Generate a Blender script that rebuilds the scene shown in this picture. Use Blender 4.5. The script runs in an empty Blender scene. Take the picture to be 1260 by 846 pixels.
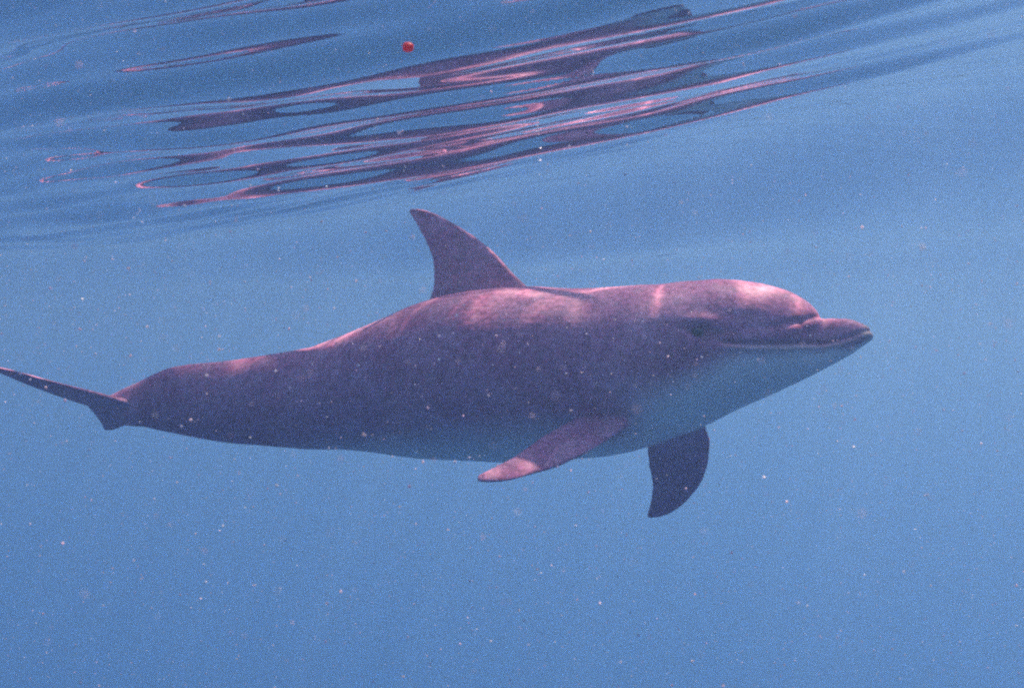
import bpy, bmesh, math, random
import numpy as np
from mathutils import Vector, Matrix

SC = bpy.context.scene
COL = SC.collection
random.seed(7)
RNG = np.random.default_rng(11)

# ------------------------------------------------------------------ camera
# z = 0 is the mean water level, the camera hangs under it and looks along +Y
CAM_Z = -0.43
cam_data = bpy.data.cameras.new('camera')
cam = bpy.data.objects.new('camera', cam_data)
COL.objects.link(cam)
cam.location = (0, 0, CAM_Z)
cam.rotation_euler = (math.radians(90), 0, 0)
cam_data.sensor_width = 36.0
cam_data.lens = 36.0 * 1731.0 / 1260.0
cam_data.clip_start = 0.02
cam_data.clip_end = 2000
cam_data.dof.use_dof = True
cam_data.dof.focus_distance = 3.35
cam_data.dof.aperture_fstop = 14.0
SC.camera = cam

# ------------------------------------------------------------------ sky and sun
SUN_DIR = Vector((0.28, 0.42, 0.82)).normalized()
world = bpy.data.worlds.new('World')
SC.world = world
world.use_nodes = True
wn = world.node_tree.nodes
wl = world.node_tree.links
wn.clear()
sky = wn.new('ShaderNodeTexSky')
sky.sky_type = 'NISHITA'
sky.sun_disc = False
sky.sun_elevation = math.asin(SUN_DIR.z)
sky.sun_rotation = math.atan2(SUN_DIR.x, SUN_DIR.y)
bg = wn.new('ShaderNodeBackground')
bg.inputs['Strength'].default_value = 0.15
wo = wn.new('ShaderNodeOutputWorld')
wl.new(sky.outputs[0], bg.inputs['Color'])
wl.new(bg.outputs[0], wo.inputs['Surface'])

sun_data = bpy.data.lights.new('sun', 'SUN')
sun_data.energy = 2.9
sun_data.angle = math.radians(1.0)
sun_data.color = (1.0, 0.77, 0.62)
sun = bpy.data.objects.new('sun', sun_data)
COL.objects.link(sun)
sun.location = SUN_DIR * 30
sun.rotation_euler = SUN_DIR.to_track_quat('Z', 'Y').to_euler()

SC.view_settings.view_transform = 'Standard'
SC.view_settings.look = 'None'
SC.view_settings.gamma = 1.0
SC.view_settings.exposure = 1.60
SC.view_settings.use_curve_mapping = False
SC.render.engine = 'CYCLES'
SC.cycles.max_bounces = 10
SC.cycles.diffuse_bounces = 3
SC.cycles.glossy_bounces = 4
SC.cycles.volume_bounces = 5
SC.cycles.transparent_max_bounces = 12
SC.cycles.use_denoising = False
SC.cycles.filter_width = 2.2
SC.cycles.use_adaptive_sampling = True
SC.cycles.adaptive_threshold = 0.028
SC.cycles.sample_clamp_indirect = 4.0


# ------------------------------------------------------------------ helpers
def new_mat(name):
    m = bpy.data.materials.new(name)
    m.use_nodes = True
    nt = m.node_tree
    nt.nodes.clear()
    out = nt.nodes.new('ShaderNodeOutputMaterial')
    return m, nt.nodes, nt.links, out


def mesh_from(name, verts, faces, mat, smooth=True, parent=None):
    me = bpy.data.meshes.new(name)
    me.from_pydata([tuple(v) for v in verts], [], [tuple(f) for f in faces])
    me.update()
    if smooth:
        me.polygons.foreach_set('use_smooth', [True] * len(me.polygons))
    me.materials.append(mat)
    o = bpy.data.objects.new(name, me)
    COL.objects.link(o)
    o.parent = parent
    return o


def tag(o, label=None, category=None, group=None, kind=None):
    if label:
        o['label'] = label
    if category:
        o['category'] = category
    if group:
        o['group'] = group
    if kind:
        o['kind'] = kind
    return o


def ramp(nodes, stops, interp='LINEAR'):
    r = nodes.new('ShaderNodeValToRGB')
    e = r.color_ramp.elements
    r.color_ramp.interpolation = interp
    while len(e) > 1:
        e.remove(e[-1])
    for i, (p, c) in enumerate(stops):
        q = e[0] if i == 0 else e.new(p)
        q.position = p
        q.color = (c[0], c[1], c[2], 1)
    return r


def sstep(a, b, x):
    t = np.clip((x - a) / (b - a), 0, 1)
    return t * t * (3 - 2 * t)


# ------------------------------------------------------------------ water surface
# A real height field: long-crested ripples over a slow swell. Seen from below it
# mirrors the dolphin and the deep water by total internal reflection.
SWELL = [  # wavelength, amplitude, heading of the wave vector (deg from +Y towards +X), phase
    (5.0, 0.060, 90, -0.1), (3.0, 0.080, 52, -4.3),
    (0.80, 0.0070, 38, 2.4), (0.50, 0.0060, 40, 5.4), (0.30, 0.0075, 38, 0.6),
    (0.20, 0.0065, 40, 1.0), (0.14, 0.0048, 38, 4.2), (0.10, 0.0030, 40, 3.3), (0.07, 0.0014, 40, 0.2),
]


def water_height(x, y):
    # the wind ripples come in a group; to its right and beyond it the water lies calmer
    calm = (1 - 0.96 * sstep(0.30, 1.05, x + 0.22 * (y - 2.0))) * (1 - 0.95 * sstep(3.3, 4.8, y + 0.3 * x))
    wx = x + 0.16 * np.sin(1.3 * y + 0.7) + 0.10 * np.sin(2.1 * x - 1.1 * y)
    wy = y + 0.14 * np.sin(1.1 * x + 1.9) + 0.05 * np.sin(2.9 * x + 1.7 * y + 0.4)
    z = np.zeros_like(x)
    for lam, amp, deg, phs in SWELL:
        k = 2 * math.pi / lam
        dx, dy = math.sin(math.radians(deg)), math.cos(math.radians(deg))
        env = 0.65 + 0.35 * np.sin(0.9 * k * (0.25 * x * dy - 0.25 * y * dx) + phs * 2.3)
        if lam > 2.5:      # the slow swell runs straight
            z += amp * (1 - 0.85 * sstep(0.4, 1.4, x)) * np.sin(k * (x * dx + y * dy) + phs)
        else:
            z += amp * env * calm * np.sin(k * (wx * dx + wy * dy) + phs)
    return z


def graded(lo, hi, near, fine, grow):
    """coordinates from lo to hi, spaced `fine` inside +-near, growing outside"""
    pos = list(np.arange(near[0], near[1] + 1e-6, fine))
    s, p = fine, pos[-1]
    while p < hi:
        s *= grow
        p += s
        pos.append(p)
    s, p = fine, pos[0]
    out = []
    while p > lo:
        s *= grow
        p -= s
        out.append(p)
    return np.array(out[::-1] + pos)


gx = graded(-160, 160, (-2.4, 2.0), 0.011, 1.06)
gy = graded(-160, 160, (0.9, 6.0), 0.009, 1.06)
GX, GY = np.meshgrid(gx, gy)
fade = np.exp(-np.maximum(0, np.hypot(GX, GY) - 6.0) / 3.0)
GZ = water_height(GX, GY) * fade
nx, ny = len(gx), len(gy)
me = bpy.data.meshes.new('water_surface')
verts = np.stack([GX, GY, GZ], -1).reshape(-1, 3).astype(np.float32)
idx = np.arange(nx * ny).reshape(ny, nx)
quads = np.stack([idx[:-1, :-1], idx[:-1, 1:], idx[1:, 1:], idx[1:, :-1]], -1).reshape(-1, 4).astype(np.int32)
me.vertices.add(len(verts))
me.vertices.foreach_set('co', verts.ravel())
me.loops.add(quads.size)
me.loops.foreach_set('vertex_index', quads.ravel())
me.polygons.add(len(quads))
me.polygons.foreach_set('loop_start', np.arange(0, quads.size, 4, dtype=np.int32))
me.polygons.foreach_set('use_smooth', np.ones(len(quads), dtype=bool))
me.update(calc_edges=True)
water = bpy.data.objects.new('water_surface', me)
COL.objects.link(water)
tag(water, 'rippled underside of the sea surface mirroring the dolphin', kind='structure')

m, N, L, out = new_mat('water')
# clear water film: mirror by Fresnel, otherwise lets daylight in; the web
# of ripple-focused sunlight is painted into the film's transparent colour
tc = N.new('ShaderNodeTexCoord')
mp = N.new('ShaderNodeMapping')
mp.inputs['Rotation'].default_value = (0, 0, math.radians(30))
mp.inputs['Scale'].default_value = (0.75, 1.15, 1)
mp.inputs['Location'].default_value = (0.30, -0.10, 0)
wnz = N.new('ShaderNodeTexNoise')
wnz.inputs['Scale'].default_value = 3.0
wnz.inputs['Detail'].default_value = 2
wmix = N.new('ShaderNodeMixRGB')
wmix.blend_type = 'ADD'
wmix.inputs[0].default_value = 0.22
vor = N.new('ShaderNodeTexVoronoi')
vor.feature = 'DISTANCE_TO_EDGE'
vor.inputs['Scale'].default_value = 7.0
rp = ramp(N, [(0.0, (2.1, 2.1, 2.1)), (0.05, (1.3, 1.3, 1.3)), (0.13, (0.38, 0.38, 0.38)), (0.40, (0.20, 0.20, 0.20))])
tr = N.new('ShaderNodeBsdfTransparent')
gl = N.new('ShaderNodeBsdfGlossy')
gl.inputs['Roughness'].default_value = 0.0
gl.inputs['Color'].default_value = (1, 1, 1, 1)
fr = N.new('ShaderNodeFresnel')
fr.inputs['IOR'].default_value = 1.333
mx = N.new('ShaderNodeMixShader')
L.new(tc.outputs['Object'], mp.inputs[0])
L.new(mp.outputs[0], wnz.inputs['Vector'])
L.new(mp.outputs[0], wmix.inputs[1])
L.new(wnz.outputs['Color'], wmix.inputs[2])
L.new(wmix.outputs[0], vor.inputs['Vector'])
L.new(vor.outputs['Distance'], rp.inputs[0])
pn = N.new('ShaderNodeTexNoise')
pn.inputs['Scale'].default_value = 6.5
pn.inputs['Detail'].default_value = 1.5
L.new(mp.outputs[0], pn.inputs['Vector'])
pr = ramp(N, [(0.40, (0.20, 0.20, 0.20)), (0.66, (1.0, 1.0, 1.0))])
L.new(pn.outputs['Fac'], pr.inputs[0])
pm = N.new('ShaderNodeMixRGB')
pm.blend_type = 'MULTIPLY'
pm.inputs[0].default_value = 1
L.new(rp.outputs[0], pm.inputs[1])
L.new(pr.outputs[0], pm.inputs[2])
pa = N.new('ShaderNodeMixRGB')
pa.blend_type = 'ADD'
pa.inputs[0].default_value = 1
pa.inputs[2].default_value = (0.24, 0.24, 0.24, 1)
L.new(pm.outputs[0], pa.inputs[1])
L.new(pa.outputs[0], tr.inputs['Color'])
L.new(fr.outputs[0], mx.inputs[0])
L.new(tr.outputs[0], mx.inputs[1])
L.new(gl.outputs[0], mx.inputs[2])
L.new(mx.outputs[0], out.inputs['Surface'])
me.materials.append(m)

# ------------------------------------------------------------------ sea bed, far below and out of sight in the haze
m, N, L, out = new_mat('sand')
b = N.new('ShaderNodeBsdfPrincipled')
nz = N.new('ShaderNodeTexNoise')
nz.inputs['Scale'].default_value = 0.4
nz.inputs['Detail'].default_value = 6
r = ramp(N, [(0.3, (0.22, 0.20, 0.16)), (0.7, (0.36, 0.33, 0.27))])
b.inputs['Roughness'].default_value = 0.9
L.new(nz.outputs['Fac'], r.inputs[0])
L.new(r.outputs[0], b.inputs['Base Color'])
L.new(b.outputs[0], out.inputs['Surface'])
sx = np.linspace(-165, 165, 81)
SX, SY = np.meshgrid(sx, sx)
SZ = -26 + 0.8 * np.sin(SX * 0.11) * np.cos(SY * 0.09) + 0.3 * np.sin(SX * 0.4 + SY * 0.23)
si = np.arange(81 * 81).reshape(81, 81)
seabed = mesh_from('seabed', np.stack([SX, SY, SZ], -1).reshape(-1, 3),
                   np.stack([si[:-1, :-1], si[:-1, 1:], si[1:, 1:], si[1:, :-1]], -1).reshape(-1, 4), m)
tag(seabed, 'sandy sea bed lost in deep blue water', kind='structure')

# ------------------------------------------------------------------ the water's own haze
m, N, L, out = new_mat('haze')
pv = N.new('ShaderNodeVolumePrincipled')
pv.inputs['Color'].default_value = (0.315, 0.482, 0.762, 1)
pv.inputs['Absorption Color'].default_value = (0.0, 0.10, 0.18, 1)
pv.inputs['Density'].default_value = 0.08
pv.inputs['Anisotropy'].default_value = 0.61
L.new(pv.outputs[0], out.inputs['Volume'])
hx, hy, z0, z1 = 150, 150, -28.2, 0.35
hv = [(x, y, z) for z in (z0, z1) for x, y in ((-hx, -hy), (hx, -hy), (hx, hy), (-hx, hy))]
hf = [(3, 2, 1, 0), (4, 5, 6, 7), (0, 1, 5, 4), (1, 2, 6, 5), (2, 3, 7, 6), (3, 0, 4, 7)]
haze = mesh_from('haze', hv, hf, m, smooth=False)
tag(haze, 'clear blue sea water that fades with distance', kind='stuff')

# ------------------------------------------------------------------ dolphin
# local frame: +X nose, +Y its left side, +Z its back
# body stations: x, top z, bottom z, half width
BODY = [(-1.19, -0.149, -0.163, 0.010), (-1.15, -0.128, -0.182, 0.020),
 (-1.1065, -0.1035, -0.205, 0.0254), (-1.069, -0.0883, -0.2077, 0.0302), (-1.0273, -0.0678, -0.2087, 0.0361), (-0.9746, -0.0483, -0.2206, 0.0451), (-0.9069, -0.0372, -0.231, 0.0533), (-0.8324, -0.03, -0.2392, 0.0607), (-0.7332, -0.0196, -0.2496, 0.0725), (-0.6376, -0.0063, -0.2551, 0.0846), (-0.5439, 0.0097, -0.2566, 0.0972), (-0.4528, 0.041, -0.2562, 0.1159), (-0.3627, 0.0759, -0.2618, 0.1402), (-0.2739, 0.1106, -0.2685, 0.1668), (-0.1861, 0.1384, -0.274, 0.1881), (-0.0993, 0.1535, -0.2762, 0.2028), (-0.0112, 0.1594, -0.2746, 0.2092), (0.0731, 0.1595, -0.2708, 0.2091), (0.1561, 0.1552, -0.2653, 0.2061), (0.2375, 0.1545, -0.2553, 0.1998), (0.3173, 0.158, -0.2383, 0.1922), (0.3956, 0.1657, -0.2129, 0.1814), (0.4536, 0.1714, -0.1897, 0.1715), (0.51, 0.1752, -0.1639, 0.158), (0.5671, 0.1712, -0.1341, 0.1386), (0.6145, 0.1648, -0.1126, 0.1218), (0.6521, 0.1555, -0.0937, 0.1061), (0.6802, 0.1475, -0.0791, 0.0936), (0.6989, 0.1378, -0.0701, 0.0841), (0.7139, 0.1291, -0.0629, 0.0754), (0.7267, 0.1198, -0.0569, 0.0662), (0.7379, 0.1082, -0.0515, 0.0575), (0.7473, 0.097, -0.0468, 0.0498), (0.7567, 0.0865, -0.0421, 0.0422), (0.7661, 0.0815, -0.0374, 0.0369), (0.7769, 0.081, -0.0314, 0.0358), (0.7915, 0.0804, -0.0235, 0.0343), (0.8061, 0.0793, -0.0145, 0.0321), (0.8207, 0.0775, -0.0055, 0.0294), (0.8334, 0.073, 0.0036, 0.0254), (0.8443, 0.0682, 0.0131, 0.0208), (0.8534, 0.064, 0.0195, 0.0185), (0.8620, 0.0585, 0.0265, 0.0135), (0.8670, 0.052, 0.034, 0.0070)]
BODY = np.array(BODY)


def body_at(x):
    return [np.interp(x, BODY[:, 0], BODY[:, k]) for k in (1, 2, 3)]


def body_mesh():
    xs = np.unique(np.concatenate([np.linspace(BODY[0, 0], BODY[-1, 0], 190), BODY[:, 0]]))
    # smooth interpolation of the stations (Catmull-Rom like, via fine averaging)
    fine = np.linspace(BODY[0, 0], BODY[-1, 0], 4000)
    prof = []
    for k in (1, 2, 3):
        y = np.interp(fine, BODY[:, 0], BODY[:, k])
        w = 61
        ker = np.hanning(w)
        ker /= ker.sum()
        yp = np.pad(y, w // 2, mode='edge')
        ys = np.convolve(yp, ker, 'valid')
        # keep crisp shape at the beak
        blend = sstep(0.66, 0.72, fine)
        ker2 = np.hanning(13)
        ker2 /= ker2.sum()
        ys2 = np.convolve(np.pad(y, 6, mode='edge'), ker2, 'valid')
        prof.append(np.interp(xs, fine, ys * (1 - blend) + ys2 * blend))
    zt, zb, hw = prof
    hw = hw * (1 + 0.18 * sstep(0.77, 0.84, xs))
    K = 72
    V, Fc = [], []
    for i, x in enumerate(xs):
        a, zc = (zt[i] - zb[i]) / 2, (zt[i] + zb[i]) / 2
        for j in range(K):
            t = 2 * math.pi * j / K
            V.append((x, hw[i] * math.cos(t), zc + a * math.sin(t)))
    n = len(xs)
    for i in range(n - 1):
        for j in range(K):
            j2 = (j + 1) % K
            Fc.append((i * K + j, (i + 1) * K + j, (i + 1) * K + j2, i * K + j2))
    Fc.append(tuple(range(K)))
    Fc.append(tuple((n - 1) * K + j for j in range(K - 1, -1, -1)))
    return V, Fc


def resample(P, m):
    P = np.array(P, float)
    d = np.r_[0, np.cumsum(np.linalg.norm(np.diff(P, axis=0), axis=1))]
    t = np.linspace(0, d[-1], m)
    Q = np.stack([np.interp(t, d, P[:, k]) for k in range(3)], -1)
    for _ in range(2):
        Q[1:-1] = 0.25 * Q[:-2] + 0.5 * Q[1:-1] + 0.25 * Q[2:]
    return Q


def fin_mesh(lead, trail, thick_root, thick_tip, inward, flare=0.0, m=40, nc=14):
    """closed foil between a leading and a trailing edge, run `inward` into the body at its root"""
    Le, Tr = resample(lead, m), resample(trail, m)
    inward = np.array(inward, float)
    Le = np.vstack([Le[0] + inward, Le[0] + inward * 0.5, Le])
    Tr = np.vstack([Tr[0] + inward, Tr[0] + inward * 0.5, Tr])
    m = len(Le)
    V, Fc = [], []
    mid = (Le + Tr) / 2
    ax = np.gradient(mid, axis=0)
    for i in range(m):
        ch = Tr[i] - Le[i]
        nrm = np.cross(ax[i], ch)
        if i > m - 6:
            nrm = last
        nrm = nrm / (np.linalg.norm(nrm) + 1e-9)
        last = nrm
        s = i / (m - 1)
        th = (thick_tip + (thick_root - thick_tip) * (1 - s) ** 1.6) * min(1.0, 0.25 + (1 - s) * 6) + flare * math.exp(-(s / 0.10) ** 2)
        cs = 0.5 - 0.5 * np.cos(np.linspace(0, math.pi, nc))
        prof = 2.6 * (0.2969 * np.sqrt(cs) - 0.126 * cs - 0.3516 * cs**2 + 0.2843 * cs**3 - 0.1015 * cs**4) * 0.5 * 1.5
        prof = prof * th + 0.0034 * np.sin(np.pi * np.clip(cs, 0.02, 0.98)) ** 0.3
        up_ = [Le[i] + ch * cs[k] + nrm * prof[k] for k in range(nc)]
        dn_ = [Le[i] + ch * cs[k] - nrm * prof[k] for k in range(nc - 2, 0, -1)]
        V += up_ + dn_
    K = 2 * nc - 2
    for i in range(m - 1):
        for j in range(K):
            j2 = (j + 1) % K
            Fc.append((i * K + j, (i + 1) * K + j, (i + 1) * K + j2, i * K + j2))
    Fc.append(tuple(range(K)))
    Fc.append(tuple((m - 1) * K + j for j in range(K - 1, -1, -1)))
    return V, Fc


DORSAL_L = [(0.06, 0, 0.14), (0.0229, 0, 0.1734), (-0.0123, 0, 0.2041), (-0.0653, 0, 0.2573), (-0.1253, 0, 0.3049), (-0.1877, 0, 0.3444), (-0.2478, 0, 0.3744), (-0.2931, 0, 0.3895), (-0.3162, 0, 0.389)]
DORSAL_T = [(-0.25, 0, 0.112), (-0.2345, 0, 0.1486), (-0.2323, 0, 0.1902), (-0.2419, 0, 0.2478), (-0.2698, 0, 0.3042), (-0.3059, 0, 0.3593), (-0.3223, 0, 0.3813)]
PEC_RL = [(0.3455, -0.11, -0.198), (0.3208, -0.16, -0.2415), (0.278, -0.22, -0.2921), (0.2191, -0.27, -0.3382), (0.1796, -0.3, -0.3595), (0.1408, -0.33, -0.3805), (0.0997, -0.355, -0.3899), (0.0769, -0.365, -0.3889)]
PEC_RT = [(0.2418, -0.12, -0.1771), (0.203, -0.16, -0.2117), (0.175, -0.2, -0.2457), (0.1519, -0.235, -0.2779), (0.1221, -0.29, -0.3229), (0.0948, -0.33, -0.3514), (0.0738, -0.355, -0.3747)]
PEC_LL = [(0.4729, 0.09, -0.1514), (0.483, 0.13, -0.1868), (0.4723, 0.17, -0.2394), (0.4508, 0.2, -0.2851), (0.4124, 0.23, -0.3239), (0.3706, 0.25, -0.3487), (0.3359, 0.26, -0.3608), (0.3117, 0.265, -0.361)]
PEC_LT = [(0.3373, 0.09, -0.1944), (0.3255, 0.13, -0.2188), (0.3244, 0.16, -0.2456), (0.3279, 0.2, -0.283), (0.3182, 0.235, -0.3224), (0.3058, 0.262, -0.3556)]


def fluke(sgn, ztip, back):
    le = [(-1.045, 0.004, -0.150), (-1.065, 0.035, -0.151), (-1.095, 0.085, -0.150), (-1.14, 0.145, -0.146), (-1.20, 0.21, 0), (-1.255, 0.26, 0), (-1.30, 0.288, 0), (-1.318, 0.292, 0)]
    te = [(-1.222, 0.004, -0.156), (-1.236, 0.04, -0.155), (-1.256, 0.09, -0.152), (-1.276, 0.145, -0.147), (-1.294, 0.20, 0), (-1.310, 0.25, 0), (-1.320, 0.28, 0), (-1.324, 0.291, 0)]
    L_, T_ = [], []
    for src, dst in ((le, L_), (te, T_)):
        for x, y, z in src:
            f = (y / 0.29) ** 1.6
            dst.append((x - back * f, sgn * y, -0.153 + (ztip + 0.153) * f))
    return L_, T_


m, N, L, out = new_mat('dolphin_skin')
tc = N.new('ShaderNodeTexCoord')
att = N.new('ShaderNodeAttribute')
att.attribute_name = 'countershade'
lip = N.new('ShaderNodeAttribute')
lip.attribute_name = 'pale_lip'
n1 = N.new('ShaderNodeTexNoise')
n1.inputs['Scale'].default_value = 7
n1.inputs['Detail'].default_value = 5
n1.inputs['Roughness'].default_value = 0.6
n2 = N.new('ShaderNodeTexNoise')
n2.inputs['Scale'].default_value = 75
n2.inputs['Detail'].default_value = 3
for q in (n1, n2):
    L.new(tc.outputs['Object'], q.inputs['Vector'])
r1 = ramp(N, [(0.3, (0.37, 0.108, 0.205)), (0.7, (0.52, 0.215, 0.335))])
L.new(n1.outputs['Fac'], r1.inputs[0])
r2 = ramp(N, [(0.35, (0.66, 0.66, 0.68)), (0.65, (1.25, 1.20, 1.20))])
L.new(n2.outputs['Fac'], r2.inputs[0])
mm = N.new('ShaderNodeMixRGB')
mm.blend_type = 'MULTIPLY'
mm.inputs[0].default_value = 1
L.new(r1.outputs[0], mm.inputs[1])
L.new(r2.outputs[0], mm.inputs[2])
# pale rake marks and worn patches
rk = N.new('ShaderNodeMapping')
rk.inputs['Rotation'].default_value = (0.2, 0.5, 0.3)
rk.inputs['Scale'].default_value = (5, 60, 60)
L.new(tc.outputs['Object'], rk.inputs[0])
n3 = N.new('ShaderNodeTexNoise')
n3.inputs['Scale'].default_value = 1.0
n3.inputs['Detail'].default_value = 2
L.new(rk.outputs[0], n3.inputs['Vector'])
r3 = ramp(N, [(0.60, (0, 0, 0)), (0.66, (0.30, 0.30, 0.30)), (0.72, (0.05, 0.05, 0.05))])
L.new(n3.outputs['Fac'], r3.inputs[0])
n4 = N.new('ShaderNodeTexNoise')
n4.inputs['Scale'].default_value = 22
n4.inputs['Detail'].default_value = 4
n4.inputs['Roughness'].default_value = 0.7
L.new(tc.outputs['Object'], n4.inputs['Vector'])
r4 = ramp(N, [(0.48, (0, 0, 0)), (0.72, (0.35, 0.35, 0.35))])
L.new(n4.outputs['Fac'], r4.inputs[0])
mxr = N.new('ShaderNodeMixRGB')
mxr.blend_type = 'LIGHTEN'
mxr.inputs[0].default_value = 1
L.new(r3.outputs[0], mxr.inputs[1])
L.new(r4.outputs[0], mxr.inputs[2])
mk = N.new('ShaderNodeMixRGB')
mk.inputs[2].default_value = (0.60, 0.40, 0.47, 1)
L.new(mxr.outputs[0], mk.inputs[0])
L.new(mm.outputs[0], mk.inputs[1])
# ragged edge of the pale belly
ad = N.new('ShaderNodeMath')
ad.operation = 'MULTIPLY_ADD'
ad.inputs[1].default_value = 0.5
ad.inputs[2].default_value = -0.25
L.new(n1.outputs['Fac'], ad.inputs[0])
ad2 = N.new('ShaderNodeMath')
ad2.operation = 'ADD'
ad2.use_clamp = True
L.new(att.outputs['Fac'], ad2.inputs[0])
L.new(ad.outputs[0], ad2.inputs[1])
mb = N.new('ShaderNodeMixRGB')
mb.inputs[2].default_value = (0.80, 0.77, 0.74, 1)
L.new(ad2.outputs[0], mb.inputs[0])
L.new(mk.outputs[0], mb.inputs[1])
ml = N.new('ShaderNodeMixRGB')
ml.inputs[2].default_value = (0.55, 0.42, 0.38, 1)
L.new(lip.outputs['Fac'], ml.inputs[0])
L.new(mb.outputs[0], ml.inputs[1])
bs = N.new('ShaderNodeBsdfPrincipled')
bs.inputs['Roughness'].default_value = 0.55
bs.inputs['IOR'].default_value = 1.12
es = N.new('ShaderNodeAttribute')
es.attribute_name = 'eye_shade'
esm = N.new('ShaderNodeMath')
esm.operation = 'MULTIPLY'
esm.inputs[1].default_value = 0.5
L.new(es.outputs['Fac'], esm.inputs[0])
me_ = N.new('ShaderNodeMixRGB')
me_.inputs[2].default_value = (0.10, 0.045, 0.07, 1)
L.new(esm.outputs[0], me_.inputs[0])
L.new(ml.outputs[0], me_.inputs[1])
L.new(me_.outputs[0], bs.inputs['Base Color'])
bp = N.new('ShaderNodeBump')
bp.inputs['Strength'].default_value = 0.22
bp.inputs['Distance'].default_value = 0.004
L.new(n2.outputs['Fac'], bp.inputs['Height'])
L.new(bp.outputs[0], bs.inputs['Normal'])
L.new(bs.outputs[0], out.inputs['Surface'])
SKIN = m

pieces = [body_mesh(),
          fin_mesh(DORSAL_L, DORSAL_T, 0.075, 0.008, (0, 0, -0.05), 0.05),
          fin_mesh(PEC_RL, PEC_RT, 0.044, 0.008, (0.02, 0.05, 0.04), 0.02),
          fin_mesh(PEC_LL, PEC_LT, 0.044, 0.008, (0.0, -0.05, 0.05))]
for sgn, zt_, bk in ((-1, -0.122, 0.0), (1, -0.160, 0.035)):
    fl, ft = fluke(sgn, zt_, bk)
    pieces.append(fin_mesh(fl, ft, 0.052, 0.014, (0, -sgn * 0.02, 0)))
V, Fc = [], []
for v, f in pieces:
    o = len(V)
    V += [tuple(p) for p in v]
    Fc += [tuple(k + o for k in q) for q in f]
tmp = bpy.data.meshes.new('tmp')
tmp.from_pydata(V, [], Fc)
bm = bmesh.new()
bm.from_mesh(tmp)
bmesh.ops.recalc_face_normals(bm, faces=bm.faces)
bm.to_mesh(tmp)
bm.free()
dolphin = bpy.data.objects.new('dolphin', tmp)
COL.objects.link(dolphin)
rm = dolphin.modifiers.new('remesh', 'REMESH')
rm.mode = 'VOXEL'
rm.voxel_size = 0.0031
sm = dolphin.modifiers.new('smooth', 'SMOOTH')
sm.factor = 0.5
sm.iterations = 9
dg = bpy.context.evaluated_depsgraph_get()
skin_mesh = bpy.data.meshes.new_from_object(dolphin.evaluated_get(dg))
dolphin.modifiers.clear()
dolphin.data = skin_mesh
skin_mesh.name = 'dolphin'

nv = len(skin_mesh.vertices)
co = np.empty(nv * 3, np.float32)
skin_mesh.vertices.foreach_get('co', co)
co = co.reshape(-1, 3).astype(float)
no = np.empty(nv * 3, np.float32)
skin_mesh.vertices.foreach_get('normal', no)
no = no.reshape(-1, 3).astype(float)
x, y, z = co.T
# mouth line (x, z), the same on both sides
MX = [0.545, 0.58, 0.62, 0.675, 0.74, 0.80, 0.834, 0.852, 0.866]
MZ = [-0.0135, -0.0130, -0.0105, -0.004, 0.008, 0.020, 0.034, 0.0445, 0.050]
mz = np.interp(x, MX, MZ)
d = z - mz
on = sstep(0.535, 0.575, x)
disp = -0.0070 * on * (1 - 0.6 * sstep(0.81, 0.86, x)) * np.exp(-(d / 0.0042) ** 2)                                    # the mouth itself
disp += 0.0006 * on * np.exp(-((d - 0.012) / 0.007) ** 2)                           # upper lip
disp += 0.0050 * on * np.exp(-((d + 0.011) / 0.007) ** 2)                           # lower lip
# crease where the melon meets the beak
cr = 0.757 - 0.035 * np.clip(np.abs(y) / 0.05, 0, 1) ** 2
crz = 0.086 - 0.045 * np.clip(np.abs(y) / 0.05, 0, 1)
disp += -0.004 * np.exp(-((x - cr) / 0.010) ** 2 - ((z - crz) / 0.016) ** 2)
# the crease runs on back and down along the cheek, the upper lip swells under it
cz = np.interp(x, [0.58, 0.66, 0.72, 0.757], [0.018, 0.034, 0.058, 0.084])
con = sstep(0.58, 0.68, x) * (1 - sstep(0.75, 0.765, x))
disp += -0.0042 * con * np.exp(-((z - cz) / 0.008) ** 2)
disp += 0.0030 * con * np.exp(-((z - cz + 0.020) / 0.012) ** 2)
# brow ridge, eye socket, jaw hollow, ear dimple
side = np.abs(y) > 0.05
disp += side * 0.008 * np.exp(-((x - 0.505) / 0.035) ** 2 - ((z - 0.034) / 0.014) ** 2)
disp += side * -0.006 * np.exp(-((x - 0.515) / 0.050) ** 2 - ((z - 0.008) / 0.011) ** 2)
disp += side * -0.0015 * np.exp(-((x - 0.60) / 0.05) ** 2 - ((z - 0.045) / 0.022) ** 2)
disp += side * 0.004 * np.exp(-((x - 0.52) / 0.05) ** 2 - ((z + 0.030) / 0.018) ** 2)
# blowhole
br = np.hypot((x - 0.47) / 0.8, y)
disp += np.where(z > 0.1, -0.008 * np.exp(-((br - 0.012) / 0.004) ** 2) * (x > 0.466), 0)
# soft unevenness of the blubber: folds behind the head and along the tail stock
disp += 0.0012 * np.sin(x * 60 + 6 * z) * np.exp(-((x - 0.40) / 0.10) ** 2) * (np.abs(y) > 0.04)
disp += 0.0016 * np.sin(x * 23 + 1.1) * np.sin(z * 19 + y * 13)
co = co + no * disp[:, None]
skin_mesh.vertices.foreach_set('co', co.astype(np.float32).ravel())
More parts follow.
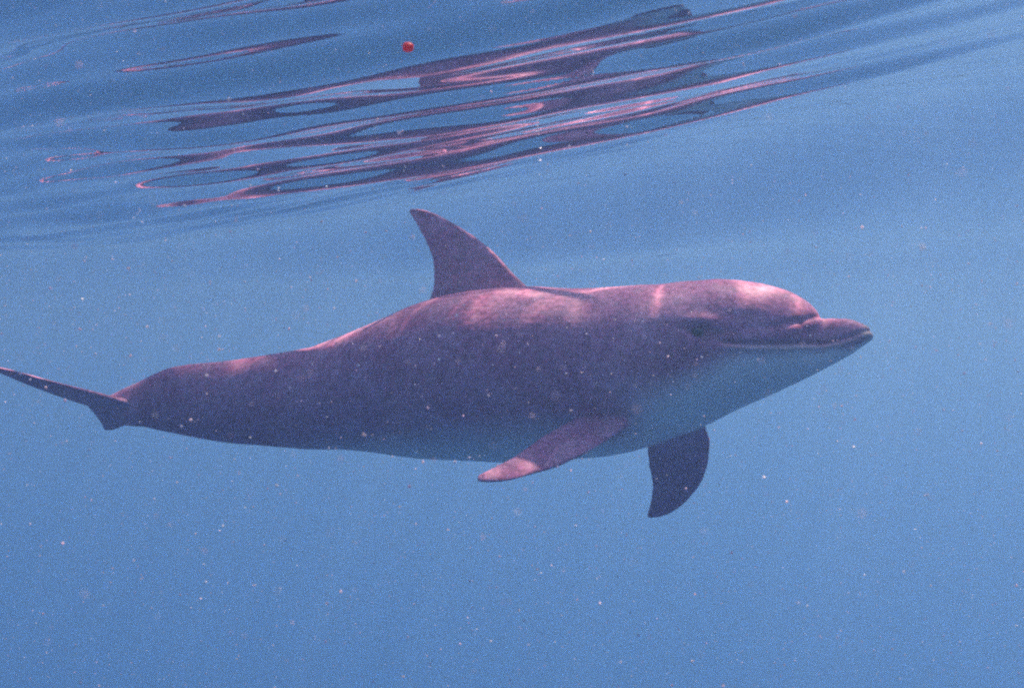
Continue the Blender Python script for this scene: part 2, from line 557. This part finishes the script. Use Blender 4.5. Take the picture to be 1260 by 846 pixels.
# natural colouring: dark cape, paler flank, pale belly and throat; pale jaw tip, part of its highlight painted in
zt, zb, hw = body_at(x)
t = (z - (zt + zb) / 2) / np.maximum((zt - zb) / 2, 1e-3)
edge = np.interp(x, [-1.2, -0.8, -0.55, -0.2, 0.2, 0.45, 0.6, 0.75, 0.87], [-1.6, -1.3, -1.05, -0.84, -0.78, -0.54, -0.38, -0.40, -0.45])
cs_ = 1 - sstep(edge - 0.28, edge + 0.22, t)
rr = np.sqrt((y / np.maximum(hw, 1e-3)) ** 2 + t ** 2)
cs_ = cs_ * (1 - sstep(1.00, 1.10, rr))
for (px_, py_, pz_, pr_) in ((0.285, -0.125, -0.190, 0.085), (0.41, 0.105, -0.185, 0.095)):      # dark skin round the roots of the flippers
    cs_ = cs_ * (1 - np.exp(-(((x - px_) ** 2 + (y - py_) ** 2 + (z - pz_) ** 2) / pr_ ** 2)))
cs_ = np.where(no[:, 2] > 0.35, 0, cs_)
a1 = skin_mesh.attributes.new('countershade', 'FLOAT', 'POINT')
a1.data.foreach_set('value', cs_.astype(np.float32))
lp_ = sstep(0.835, 0.858, x) * np.exp(-((d + 0.006) / 0.012) ** 2) * 0.9
lp_ = np.maximum(lp_, 0.6 * sstep(0.842, 0.856, x) * np.exp(-((d - 0.013) / 0.008) ** 2))
lp_ = np.maximum(lp_, 0.40 * on * np.exp(-((d + 0.010) / 0.006) ** 2))
a2 = skin_mesh.attributes.new('pale_lip', 'FLOAT', 'POINT')
a2.data.foreach_set('value', lp_.astype(np.float32))
st_ = np.exp(-((z - 0.004 + 0.10 * (x - 0.50)) / 0.012) ** 2) * sstep(0.485, 0.50, x) * (1 - sstep(0.52, 0.62, x)) * (np.abs(y) > 0.05)  # shade in front of the eye, painted as a dark band
a3 = skin_mesh.attributes.new('eye_shade', 'FLOAT', 'POINT')
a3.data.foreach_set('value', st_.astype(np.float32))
skin_mesh.polygons.foreach_set('use_smooth', [True] * len(skin_mesh.polygons))
skin_mesh.materials.clear()
skin_mesh.materials.append(SKIN)
skin_mesh.update()

TH, PH = math.radians(19), math.radians(15.5)
fwd = Vector((math.cos(TH), -math.sin(TH), 0))
l0 = Vector((math.sin(TH), math.cos(TH), 0))
upv = Vector((0, 0, 1)) * math.cos(PH) + l0 * math.sin(PH)
lef = l0 * math.cos(PH) - Vector((0, 0, 1)) * math.sin(PH)
Mx = Matrix(((fwd.x, lef.x, upv.x, 0.0), (fwd.y, lef.y, upv.y, 3.5), (fwd.z, lef.z, upv.z, CAM_Z - 0.02), (0, 0, 0, 1)))
dolphin.matrix_world = Mx
tag(dolphin, 'grey bottlenose dolphin with pale belly swimming right under the rippled surface', 'dolphin')

# eyes: dark ball with a lid rim, one on each side
m, N, L, out = new_mat('eye')
b = N.new('ShaderNodeBsdfPrincipled')
nz = N.new('ShaderNodeTexNoise')
nz.inputs['Scale'].default_value = 90
r = ramp(N, [(0.3, (0.010, 0.008, 0.009)), (0.7, (0.030, 0.020, 0.020))])
L.new(nz.outputs['Fac'], r.inputs[0])
L.new(r.outputs[0], b.inputs['Base Color'])
b.inputs['Roughness'].default_value = 0.15
L.new(b.outputs[0], out.inputs['Surface'])
for sgn in (-1, 1):
    bm = bmesh.new()
    bmesh.ops.create_uvsphere(bm, u_segments=20, v_segments=12, radius=0.012)
    for v in bm.verts:
        v.co.x *= 1.25
        v.co.z *= 0.85
    em = bpy.data.meshes.new('eye')
    bm.to_mesh(em)
    bm.free()
    em.polygons.foreach_set('use_smooth', [True] * len(em.polygons))
    em.materials.append(m)
    eye = bpy.data.objects.new('eye', em)
    COL.objects.link(eye)
    eye.parent = dolphin
    eye.location = (0.497, sgn * 0.1555, 0.005)

# ------------------------------------------------------------------ drifting flecks in the water
m, N, L, out = new_mat('marine_snow')
gi = N.new('ShaderNodeNewGeometry')
r = ramp(N, [(0.0, (0.90, 0.78, 0.84)), (0.35, (0.92, 0.90, 0.90)), (0.6, (0.90, 0.72, 0.80)), (0.85, (0.92, 0.78, 0.76)), (1.0, (0.82, 0.88, 0.92))])
L.new(gi.outputs['Random Per Island'], r.inputs[0])
df = N.new('ShaderNodeBsdfDiffuse')
tl = N.new('ShaderNodeBsdfTranslucent')
ms = N.new('ShaderNodeMixShader')
ms.inputs[0].default_value = 0.5
L.new(r.outputs[0], df.inputs['Color'])
L.new(r.outputs[0], tl.inputs['Color'])
L.new(df.outputs[0], ms.inputs[1])
L.new(tl.outputs[0], ms.inputs[2])
L.new(ms.outputs[0], out.inputs['Surface'])
OCT = np.array([(1, 0, 0), (-1, 0, 0), (0, 1, 0), (0, -1, 0), (0, 0, 1), (0, 0, -1)], float)
OF = np.array([(0, 2, 4), (2, 1, 4), (1, 3, 4), (3, 0, 4), (2, 0, 5), (1, 2, 5), (3, 1, 5), (0, 3, 5)])
NP = 46000
P = np.stack([RNG.uniform(-3.2, 3.2, NP), RNG.uniform(0.45, 6.5, NP), RNG.uniform(-2.3, -0.10, NP)], -1)
S = 0.0006 + 0.0008 * RNG.exponential(1.0, NP)
S = np.minimum(S, 0.0032) * np.clip(P[:, 1] / 2.2, 0.45, 1.0)
NN = 340                                   # a few bigger ones drift close to the lens, out of focus
ny_ = RNG.uniform(0.40, 0.95, NN)
NPOS = np.stack([RNG.uniform(-0.5, 0.5, NN) * ny_, ny_, CAM_Z + RNG.uniform(-0.32, 0.25, NN) * ny_], -1)
P = np.vstack([P, NPOS])
S = np.r_[S, RNG.uniform(0.0003, 0.0009, NN)]
NP += NN
PV = (P[:, None, :] + OCT[None] * S[:, None, None] * RNG.uniform(0.5, 1.3, (NP, 6, 1)))
PF = OF[None] + (np.arange(NP) * 6)[:, None, None]
snow = mesh_from('marine_snow', PV.reshape(-1, 3), PF.reshape(-1, 3), m, smooth=False)
tag(snow, 'tiny pale flecks drifting all through the blue water', 'particles', kind='stuff')

# one red bead close under the surface, added for a stray camera dot
m, N, L, out = new_mat('red_dot_standin')
tl = N.new('ShaderNodeBsdfTranslucent')
b = N.new('ShaderNodeBsdfPrincipled')
ms = N.new('ShaderNodeMixShader')
nz = N.new('ShaderNodeTexNoise')
nz.inputs['Scale'].default_value = 200
r = ramp(N, [(0.3, (0.90, 0.010, 0.006)), (0.7, (0.95, 0.03, 0.01))])
L.new(nz.outputs['Fac'], r.inputs[0])
L.new(r.outputs[0], b.inputs['Base Color'])
b.inputs['Roughness'].default_value = 0.5
L.new(r.outputs[0], tl.inputs['Color'])
L.new(b.outputs[0], ms.inputs[1])
L.new(tl.outputs[0], ms.inputs[2])
L.new(ms.outputs[0], out.inputs['Surface'])
bm = bmesh.new()
bmesh.ops.create_icosphere(bm, subdivisions=3, radius=0.0066)
for v in bm.verts:
    v.co *= 1 + 0.10 * math.sin(v.co.x * 400 + 1) * math.cos(v.co.z * 350)
    v.co.z *= 0.85
rmz = bpy.data.meshes.new('red_dot_standin')
bm.to_mesh(rmz)
bm.free()
rmz.polygons.foreach_set('use_smooth', [True] * len(rmz.polygons))
rmz.materials.append(m)
red = bpy.data.objects.new('red_dot_standin', rmz)
COL.objects.link(red)
red.location = (-0.111, 1.5, CAM_Z + 0.316)
tag(red, 'tiny added red bead standing in for a stray red camera dot', 'fleck')
